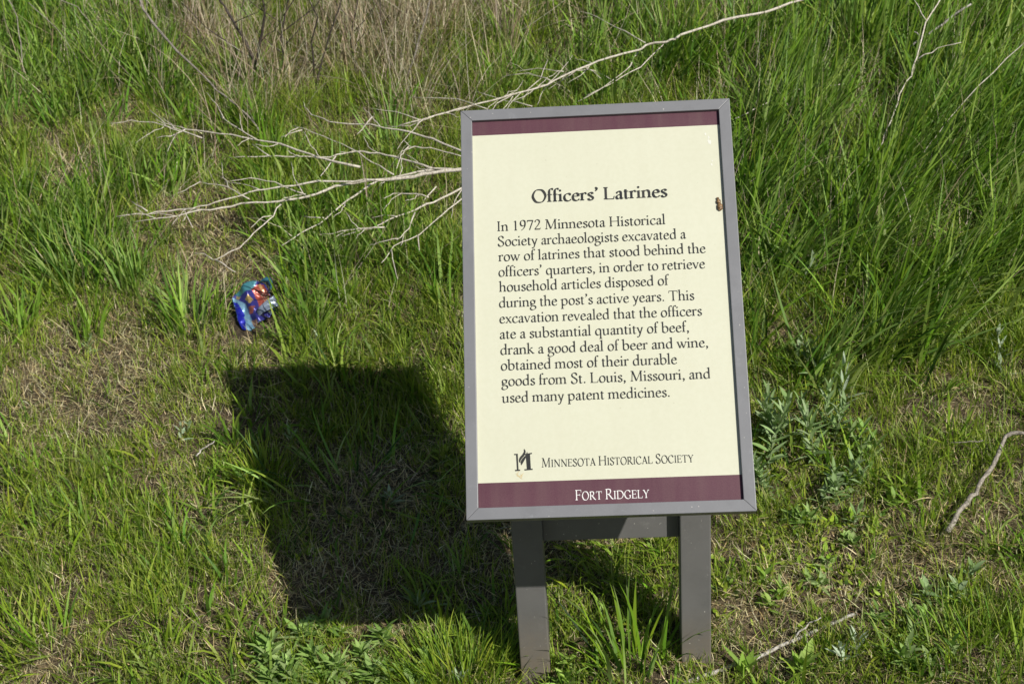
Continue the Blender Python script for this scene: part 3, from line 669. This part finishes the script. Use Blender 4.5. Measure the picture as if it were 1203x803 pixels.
def upright(pix, y, dy): return [upright_pt(px, py, y+dy*i) for i, (px, py) in enumerate(pix)]
g0 = ground_pt(298, 100)
y0 = g0[1]-.08
branch('dark_shrub', 'leafless dark stemmed shrub rising from dead grass at the top left', 'shrub', g0,
  [('limb', upright(E_((890,245),(880,190),(850,130),(820,80),(780,20),(755,-20)), y0, .01), 4.8*MM, 2.8*MM), ('limb', upright(E_((890,230),(910,150),(925,60),(918,-20)), y0, -.01), 4.0*MM, 2.3*MM),
   ('twig', upright(E_((865,195),(800,150),(720,95),(630,5)), y0, .01), 1.8*MM, .9*MM), ('twig', upright(E_((850,150),(840,40),(858,-20)), y0, .01), 1.5*MM, 1*MM), ('twig', upright(E_((730,195),(700,120),(670,60)), y0+.02, 0), 1.4*MM, 1*MM),
   ('twig', upright(E_((910,150),(980,80),(1000,10)), y0, -.02), 1.2*MM, .7*MM), ('twig', upright(E_((820,80),(900,40),(960,-10)), y0, -.02), 1.2*MM, .7*MM)], DARK_M)
g0 = ground_pt(372, 104); y0 = g0[1]-.08
branch('dark_shrub', 'pair of dark bare stems standing between two bleached grass tufts', 'shrub', g0,
  [('limb', upright(E_((1105,300),(1130,200),(1160,100),(1200,-20)), y0, .01), 3.0*MM, 1.6*MM), ('limb', upright(E_((1097,270),(1090,150),(1110,60),(1075,-20)), y0, -.01), 2.6*MM, 1.4*MM), ('twig', upright(E_((1160,90),(1130,30),(1120,-20)), y0, 0), 1.1*MM, .7*MM)], DARK_M)
g0 = ground_pt(456, 142); y0 = g0[1]
g0 = ground_pt(335, 75); y0 = g0[1]-.08
branch('dark_shrub', 'thin tangled dark shrub behind the pair of bare stems', 'shrub', g0,
  [('limb', upright([(335,80),(330,45),(338,5),(345,-20)], y0, .0), 3.6*MM, 1.3*MM)]+[('twig', upright([(333,64-i*9),(333+d,38-i*9),(333+1.7*d,8-i*9)], y0, 0), 1.7*MM, .7*MM) for i, d in enumerate((-30,22,-20,34,-40,16))], DARK_M)
g0 = ground_pt(415, 70); y0 = g0[1]-.08
branch('dark_shrub', 'sparse dark stem with side shoots between the bleached tufts at top centre', 'shrub', g0,
  [('limb', upright([(415,75),(412,40),(420,5),(422,-20)], y0, .0), 3.2*MM, 1.2*MM)]+[('twig', upright([(415,58-i*10),(415+d,34-i*10),(415+1.6*d,6-i*10)], y0, 0), 1.1*MM, .7*MM) for i, d in enumerate((16,-14,22,-20))], DARK_M)
branch('woody_weed', 'single dark upright stem left of the top of the sign', 'woody weed', g0, [('limb', upright(B((167,425),(160,260),(145,150),(138,-20)), y0, .01), 2.2*MM, 1.5*MM), ('twig', upright(B((150,190),(200,110),(240,20)), y0, 0), 1.1*MM, .7*MM)], DARK_M)
g0 = ground_pt(479, 96); y0 = g0[1]-.08
branch('woody_weed', 'thick purplish grey stem leaning right above the sign corner', 'woody weed', g0, [('limb', upright(B((232,275),(265,170),(300,60),(318,-30)), y0, .0), 3.0*MM, 2.4*MM), ('twig', upright(B((265,165),(262,110),(275,60)), y0, 0), 1.1*MM, .7*MM)], STICK_M)

# ================================================================ crumpled snack wrapper
def wrapper():
    c0 = ground_pt(300, 360, .022); e1 = np.array([1,0,.0])
    gd = np.array([0,1,SLOPE]); gd /= np.linalg.norm(gd); up = np.array([0,-.35,1.0]); e2 = gd+np.array([0,0,.55]); e2 /= np.linalg.norm(e2); e3 = np.cross(e1, e2)
    d = np.linalg.norm(c0-CAM); px = 1.13*d/(FOC*1203); k = px/8.02; fy = 1.12*abs(np.dot(e2, CU))
    P = lambda x, y, z: c0+e1*(x-562)*k-e2*(y-465)*k/fy+e3*z
    def inside(x, y, poly):
        r = np.zeros(np.shape(x), bool); j = len(poly)-1
        for i in range(len(poly)):
            (xi,yi),(xj,yj) = poly[i],poly[j]
            with np.errstate(divide='ignore', invalid='ignore'): r ^= ((yi>y)!=(yj>y))&(x<(xj-xi)*(y-yi)/(yj-yi+1e-9)+xi)
            j = i
        return r
    outline = [(358,372),(395,325),(488,238),(560,222),(640,262),(692,392),(745,430),(700,560),(622,648),(545,702),(470,690),(425,600)]
    st = 6; xs = np.arange(340, 790, st); ys = np.arange(200, 715, st); X, Y = np.meshgrid(xs, ys)
    tint = np.empty(X.shape+(4,)); tint[...,3] = 1
    nz = lambda s, o: vnoise(X, Y, s, o)
    tint[...,:3] = (.035,.035,.20)
    def fill(poly, c, j=0): mk = inside(X+(nz(30,40)-.5)*8*(j>0), Y+(nz(30,41)-.5)*8*(j>0), poly); tint[mk,:3] = np.array(c)*.72+.26*(.3*c[0]+.6*c[1]+.1*c[2])
    fill([(350,360),(480,440),(530,560),(600,720),(440,720)], (.14,.36,.55), 1)
    fill([(375,410),(410,420),(470,520),(505,690),(455,700),(420,560)], (.004,.012,.48), 1)
    fill([(380,345),(500,220),(575,215),(535,315),(430,365)], (.02,.22,.27), 1)
    fill([(395,355),(440,370),(425,400),(395,385)], (.32,.27,.08), 1)
    fill([(525,312),(575,262),(620,270),(700,395),(600,480),(568,395)], (.40,.05,.018), 1)
    fill([(575,262),(600,262),(630,320),(612,322)], (.60,.28,.04), 1)
    fill([(478,412),(508,372),(552,412),(530,460)], (.38,.25,.03), 1)
    fill([(545,605),(592,610),(614,660),(570,672)], (.42,.16,.07), 1)
    fill([(515,490),(570,480),(560,540),(525,545)], (.30,.06,.04), 1)
    for i in range(4):                                      # unreadable pale printing on the red field
        a = i*24
        for q in range(4): fill([(598+a*.75+q*14-i*6,352+a*.9+q*-9),(606+a*.75+q*14-i*6,350+a*.9-q*9),(610+a*.75+q*14-i*6,362+a*.9-q*9),(602+a*.75+q*14-i*6,364+a*.9-q*9)], (.62,.40,.22))
    Z = .010*np.abs(nz(150,42)-.5)*2+.007*np.abs(nz(85,43)-.5)*2+.004*np.abs(nz(48,45)-.5)+.002*np.abs(nz(26,44)-.5)-.005
    Z += .012*np.exp(-((X-Y*.45-330)/45)**2)+.006*np.clip((Y-380)/300,0,1)
    keep = inside(X, Y, outline); idx = -np.ones(X.shape, int); idx[keep] = np.arange(keep.sum())
    v = [P(x, y, z) for x, y, z in zip(X[keep], Y[keep], Z[keep])]; f = []
    for a in range(X.shape[0]-1):
        for b_ in range(X.shape[1]-1):
            q = [idx[a,b_],idx[a+1,b_],idx[a+1,b_+1],idx[a,b_+1]]
            if min(q) >= 0: f.append(q)
    m, nt, b = mat('printed_foil'); at = N(nt, 'ShaderNodeAttribute', attribute_name='tint'); nt.links.new(at.outputs['Color'], b.inputs['Base Color'])
    b.inputs['Roughness'].default_value = .3; b.inputs['Metallic'].default_value = .3; bump(nt, b, noise(nt, 120, 3), .3, .003)
    root = empty('snack_wrapper', c0); tag(root, 'crumpled shiny blue and red snack wrapper lying on dry thatch', 'wrapper')
    def setc(o, c): t = o.data.attributes.new('tint', 'FLOAT_COLOR', 'POINT'); t.data.foreach_set('color', np.asarray(c, np.float32).reshape(-1))
    def solid(o, t): md = o.modifiers.new('thickness', 'SOLIDIFY'); md.thickness = t; md.offset = -1
    o = mesh('bag', v, f, m, root, smooth=True); setc(o, tint[keep]); solid(o, .0008)
    # the underside of the bag, slumped to the thatch
    v2 = [P(x+6, y+14, z*.4-.016) for x, y, z in zip(X[keep], Y[keep], Z[keep])]
    o = mesh('bag_back', v2, f, m, root, smooth=True); c2 = np.tile([.02,.03,.10,1], (len(v2),1)); setc(o, c2); solid(o, .0008)
    # a dull grey-blue flap folded over the front
    n1, n2 = 12, 8; v = []; f = []
    a, b2, c_, d_ = (np.array(q, float) for q in ((598,600),(585,545),(735,418),(772,500)))
    for i in range(n1+1):
        for j in range(n2+1):
            s, t = i/n1, j/n2; q = (a*(1-t)+b2*t)*(1-s)+(d_*(1-t)+c_*t)*s
            v.append(P(q[0], q[1], .026+.003*math.sin(3.0*s)-.012*max(0,.2-s)*4+.002*math.sin(5*t+s*3)-.006*(1-t)))
    for i in range(n1):
        for j in range(n2): q = i*(n2+1)+j; f.append([q,q+n2+1,q+n2+2,q+1])
    o = mesh('flap', v, f, m, root, smooth=True); setc(o, np.tile([.19,.23,.30,1], (len(v),1))); solid(o, .0008); tag(o, 'dull grey-blue folded flap')
    # torn strip curling at the top right
    v = []; f = []
    path = [(600,246),(640,226),(680,236),(702,280),(698,325),(676,365)]
    for i, (x, y) in enumerate(path):
        t = i/5; v += [P(x-26, y+22, .004+.004*math.sin(3*t)), P(x+8, y-6, .012+.006*math.sin(3*t))]
        if i: f.append([2*i-2,2*i-1,2*i+1,2*i])
    o = mesh('torn_strip', v, f, m, root, smooth=True); setc(o, np.tile([.03,.14,.22,1], (len(v),1))); solid(o, .0008)
wrapper()

# ================================================================ weeds and tufts
STEM_M = wood_mat('green_stem', (.10,.14,.05), (.15,.19,.08), (.20,.22,.12))
def leaf_cluster(name, c, n, length, width, up, cols, label, cat, matl=None, height=0.0, seed=1, spread=.012, droop=.8, group=None, stems=1):
    """lance-shaped folded leaves round one or more short stems"""
    r = np.random.default_rng(seed); V = []; F = []; Cc = []; K = 7
    stems_ = []
    for s_ in range(stems):
        sb = np.array([c[0]+r.normal(0,spread if stems>1 else 0), c[1]+r.normal(0,spread if stems>1 else 0), 0]); sb[2] = float(gz(sb[0], sb[1]))
        lean = np.array([r.normal(0,.22), r.normal(0,.22), 1])
        if height: 
            tv, tf = tube_data([sb-np.array([0,0,.01]), sb+lean*height*.5, sb+lean*height], .0012, .0007, 5, .1, s_); stems_.append((tv, tf))
        for i in range(n//stems):
            t = (i+r.random())/(n//stems); b0 = sb+lean*height*t+r.normal(0,.002,3)
            az = i*2.4+r.normal(0,.3); el = np.clip(up[0]+(up[1]-up[0])*t+r.normal(0,.15), .05, 1.5); L = length*(r.uniform(.65,1.15))*(1-.35*t); w = width*r.uniform(.7,1.2)
            colr = np.array(cols[r.integers(0,len(cols))])*(1+r.normal(0,.12))
            dirh = np.array([math.cos(az), math.sin(az), 0]); side = np.array([-math.sin(az), math.cos(az), 0])+r.normal(0,.15,3); p = b0.copy(); o_ = len(V); cv = droop*r.uniform(.3,1.3)
            for k in range(K):
                s = k/(K-1); e = el-cv*s; wk = w*.5*max(.02, math.sin(math.pi*min(1, .10+.90*s**.85)))
                upv = np.cross(dirh*math.cos(e)+np.array([0,0,math.sin(e)]), side)
                V += [p-side*wk-upv*wk*-.0, p-upv*0+np.array([0,0,-.35*wk]), p+side*wk]; Cc += [colr, colr*1.12, colr]
                p = p+(dirh*math.cos(e)+np.array([0,0,math.sin(e)]))*L/(K-1)
                if k:
                    a = o_+3*(k-1); F += [[a,a+1,a+4,a+3],[a+1,a+2,a+5,a+4]]
    root = empty(name, (c[0], c[1], float(gz(c[0], c[1])))); tag(root, label, cat, group)
    o = mesh('foliage', V, F, matl or WEED_M, root, smooth=True); t = o.data.attributes.new('tint', 'FLOAT_COLOR', 'POINT')
    t.data.foreach_set('color', np.hstack([np.clip(np.array(Cc),0,1), np.ones((len(Cc),1))]).astype(np.float32).reshape(-1))
    for tv, tf in stems_: mesh('stem', tv, tf, STEM_M, root, smooth=True)
    return root
SAGE = [(.22,.33,.12),(.26,.37,.16),(.18,.28,.09),(.31,.40,.21)]
SILV = [(.34,.43,.28),(.42,.50,.36),(.28,.37,.21)]
FUZZ = [(.22,.35,.08),(.27,.40,.11),(.17,.29,.06),(.30,.40,.15)]
BRIGHT = [(.24,.38,.06),(.30,.43,.09),(.20,.33,.05)]
gp = lambda px, py: ground_pt(px, py)[:2]
weeds = [
 ('leafy_weed', (358,788), 380, .054, .010, (.1,1.1), FUZZ, 'bushy grey-green weed at the lower corner of the sign shadow', .030, 14, .046, .7),
 ('leafy_weed', (425,796), 130, .046, .0095, (.2,1.1), FUZZ, 'low grey-green weed between the bushy weed and the bright grass tuft', .03, 3, .018, .6),
 ('leafy_weed', (945,790), 16, .050, .014, (.5,1.3), BRIGHT, 'bright upright rosette growing over the pale barked stick', .02, 1, .01, .4),
 ('leafy_weed', (872,792), 9, .060, .015, (.7,1.3), BRIGHT, 'few broad bright leaves beside the foot of the right post', .015, 1, .01, .5),
 ('leafy_weed', (1040,600), 16, .034, .010, (.2,1.1), BRIGHT, 'small light green weed left of the middle of the crooked stick', .02, 2, .012, .6),
 ('leafy_weed', (1000,640), 20, .030, .011, (.2,1.0), FUZZ, 'low round-leaved weed between the crooked stick and the sign', .015, 2, .015, .6),
 ('sage_plant', (922,520), 120, .050, .009, (.3,1.25), SAGE, 'dense grey-green sage clump touching the right side of the frame', .09, 5, .022, .5),
 ('sage_plant', (962,530), 95, .048, .008, (.3,1.2), SAGE, 'grey-green sage clump one step right of the frame', .09, 4, .02, .5),
 ('sage_plant', (905,575), 75, .042, .008, (.25,1.2), SAGE, 'sage clump beside the lower right corner of the frame', .06, 4, .018, .6),
 ('sage_plant', (985,580), 60, .040, .008, (.2,1.2), SAGE, 'loose low sage sprigs below the clump right of the frame', .05, 3, .018, .6),
 ('sage_plant', (935,455), 55, .045, .007, (.3,1.25), SAGE, 'sage clump halfway up the right side of the frame', .08, 4, .024, .5),
 ('sage_plant', (1025,545), 50, .042, .008, (.2,1.2), FUZZ, 'wide light green weed clump between the sage and the crooked stick', .05, 5, .03, .5),
 ('sage_plant', (915,630), 44, .040, .009, (.15,1.1), FUZZ, 'low light weed clump level with the cross rail right of the sign', .03, 4, .026, .6),
 ('leafy_weed', (955,680), 34, .034, .009, (.15,1.1), FUZZ, 'low weed on the bare thatch above the pale barked stick', .02, 4, .024, .6),
 ('leafy_weed', (1055,735), 40, .036, .009, (.2,1.1), FUZZ, 'leafy weed right of the upper end of the pale barked stick', .03, 4, .028, .6),
 ('sage_plant', (985,610), 46, .040, .008, (.2,1.2), SAGE, 'grey-green weed directly left of the lower end of the crooked stick', .05, 4, .026, .5),
 ('leafy_weed', (1110,700), 40, .038, .009, (.2,1.1), SAGE, 'greyish leafy weed below the lower end of the crooked stick', .035, 4, .03, .6),
 ('leafy_weed', (1075,790), 46, .042, .010, (.2,1.1), FUZZ, 'wide leafy weed at the bottom edge left of the corner grass tuft', .035, 5, .03, .6),
 ('leafy_weed', (895,705), 30, .036, .010, (.15,1.0), BRIGHT, 'bright low weed just right of the right post', .02, 3, .022, .6),
 ('leafy_weed', (470,800), 50, .046, .010, (.2,1.1), FUZZ, 'leafy weed at the bottom edge in front of the bright grass tuft', .03, 5, .026, .6),
 ('leafy_weed', (680,795), 30, .045, .010, (.2,1.1), BRIGHT, 'broad-leaved weed at the bottom edge between the two posts', .02, 3, .02, .6),
 ('sage_plant', (1000,475), 14, .050, .006, (.6,1.3), SILV, 'silvery narrow-leaved sprig standing above the sage clumps', .07, 2, .012, .4),
 ('sage_plant', (945,352), 14, .042, .005, (.6,1.35), SILV, 'silvery sprig in tall grass beside the middle of the frame', .09, 2, .016, .4),
 ('sage_plant', (1172,432), 14, .045, .006, (.5,1.3), SILV, 'silvery sprig in the grass near the right edge', .07, 2, .014, .4),
 ('sage_plant', (372,412), 10, .040, .006, (.4,1.3), SILV, 'small silvery sprig above the top edge of the sign shadow', .03, 1, .01, .4),
 ('sage_plant', (343,520), 9, .040, .006, (.4,1.3), SAGE, 'small grey sprig inside the left part of the sign shadow', .03, 1, .01, .4),
 ('sage_plant', (460,590), 12, .042, .006, (.3,1.2), SILV, 'pale spiky sprig in the middle of the sign shadow', .02, 1, .01, .4),
 ('sage_plant', (495,712), 12, .062, .006, (.5,1.25), SAGE, 'blue-grey spiky sprig in shade behind the bright grass tuft', .015, 1, .01, .5),
 ('sage_plant', (1010,785), 22, .036, .006, (.4,1.25), SILV, 'silvery sprig near the right part of the bottom edge', .04, 2, .014, .5),
 ('sage_plant', (540,800), 9, .032, .006, (.3,1.2), SILV, 'tiny silvery sprig in front of the bright grass tuft', .02, 1, .01, .5),
 ('sage_plant', (102,412), 12, .032, .007, (.5,1.2), SAGE, 'small grey sprig in the grass near the left edge', .04, 2, .012, .5),
 ('sage_plant', (218,515), 12, .030, .006, (.4,1.2), SILV, 'grey sprig on thatch beside the tiny white stick', .035, 2, .012, .5)]
for k, (nm, c, n, L, w, up, cols, lab, h, st, sp, dr) in enumerate(weeds):
    leaf_cluster(nm, gp(*c), n, L, w, up, cols, lab, 'plant' if nm == 'sage_plant' else 'weed', None, h, 20+k, sp, dr, None, st)

def tuft(name, c, n, rad, length, width, cols, label, lean=.3, curve=(.2,1.0), az=None, seed=0, segs=5):
    a = rng.uniform(0, 6.283, n); r = rad*np.sqrt(rng.random(n)); x = c[0]+r*np.cos(a)*1.25; y = c[1]+r*np.sin(a)*.8
    z_az = a+rng.normal(0,.5,n) if az is None else rng.normal(az,.7,n)
    o = blade_mesh(name, x, y, rng.uniform(*length,n), rng.uniform(*width,n), z_az, np.abs(rng.normal(lean,.2,n))*(.4+r/rad), rng.uniform(*curve,n), pick(n,cols), pick(n,cols), GRASS_M, segs, label=label, cat='grass tuft')
    del o['kind']; return o
tuft('grass_tuft', gp(540,800), 620, .085, (.06,.12), (.0016,.0032), LIME[:1]+GREEN, 'dense bright fine-bladed grass tuft left of the left post')
tuft('grass_tuft', gp(742,790), 46, .05, (.10,.19), (.004,.008), LUSH+GREEN[:2], 'coarse broad-bladed grass tuft between the two posts', .25, (.2,.9))
tuft('grass_tuft', gp(735,665), 110, .10, (.05,.10), (.004,.008), LIME+GREEN, 'yellow-green leaning grass tuft seen under the cross rail', .7, (.3,1.0), 3.6)
tuft('grass_tuft', gp(225,385), 70, .05, (.09,.17), (.004,.007), LUSH, 'dark upright grass tuft left of the wrapper', .2)
tuft('grass_tuft', gp(90,330), 120, .07, (.09,.19), (.004,.007), LUSH, 'large dark grass tuft near the left edge', .22)
tuft('grass_tuft', gp(655,765), 60, .05, (.05,.10), (.003,.007), LIME+GREEN, 'short light grass tuft against the right side of the left post', .6)
tuft('grass_tuft', gp(410,560), 110, .16, (.08,.18), (.004,.007), LUSH, 'sprawling long-bladed grass tuft inside the sign shadow', .9, (.2,.9))
tuft('grass_tuft', gp(400,430), 60, .07, (.05,.10), (.003,.006), LUSH, 'upright grass tuft at the top edge of the sign shadow', .2)
tuft('grass_tuft', gp(310,560), 180, .05, (.05,.10), (.002,.004), LIME+GREEN, 'yellow-green grass tuft along the left edge of the sign shadow', .3)
tuft('grass_tuft', gp(60,760), 70, .07, (.07,.14), (.003,.006), GREEN+LIME, 'loose long-bladed grass tuft in the lower left corner', .5)
tuft('grass_tuft', gp(1150,770), 300, .11, (.05,.10), (.002,.0035), LUSH+GREEN, 'dark fine grass tuft in the lower right corner', .3)
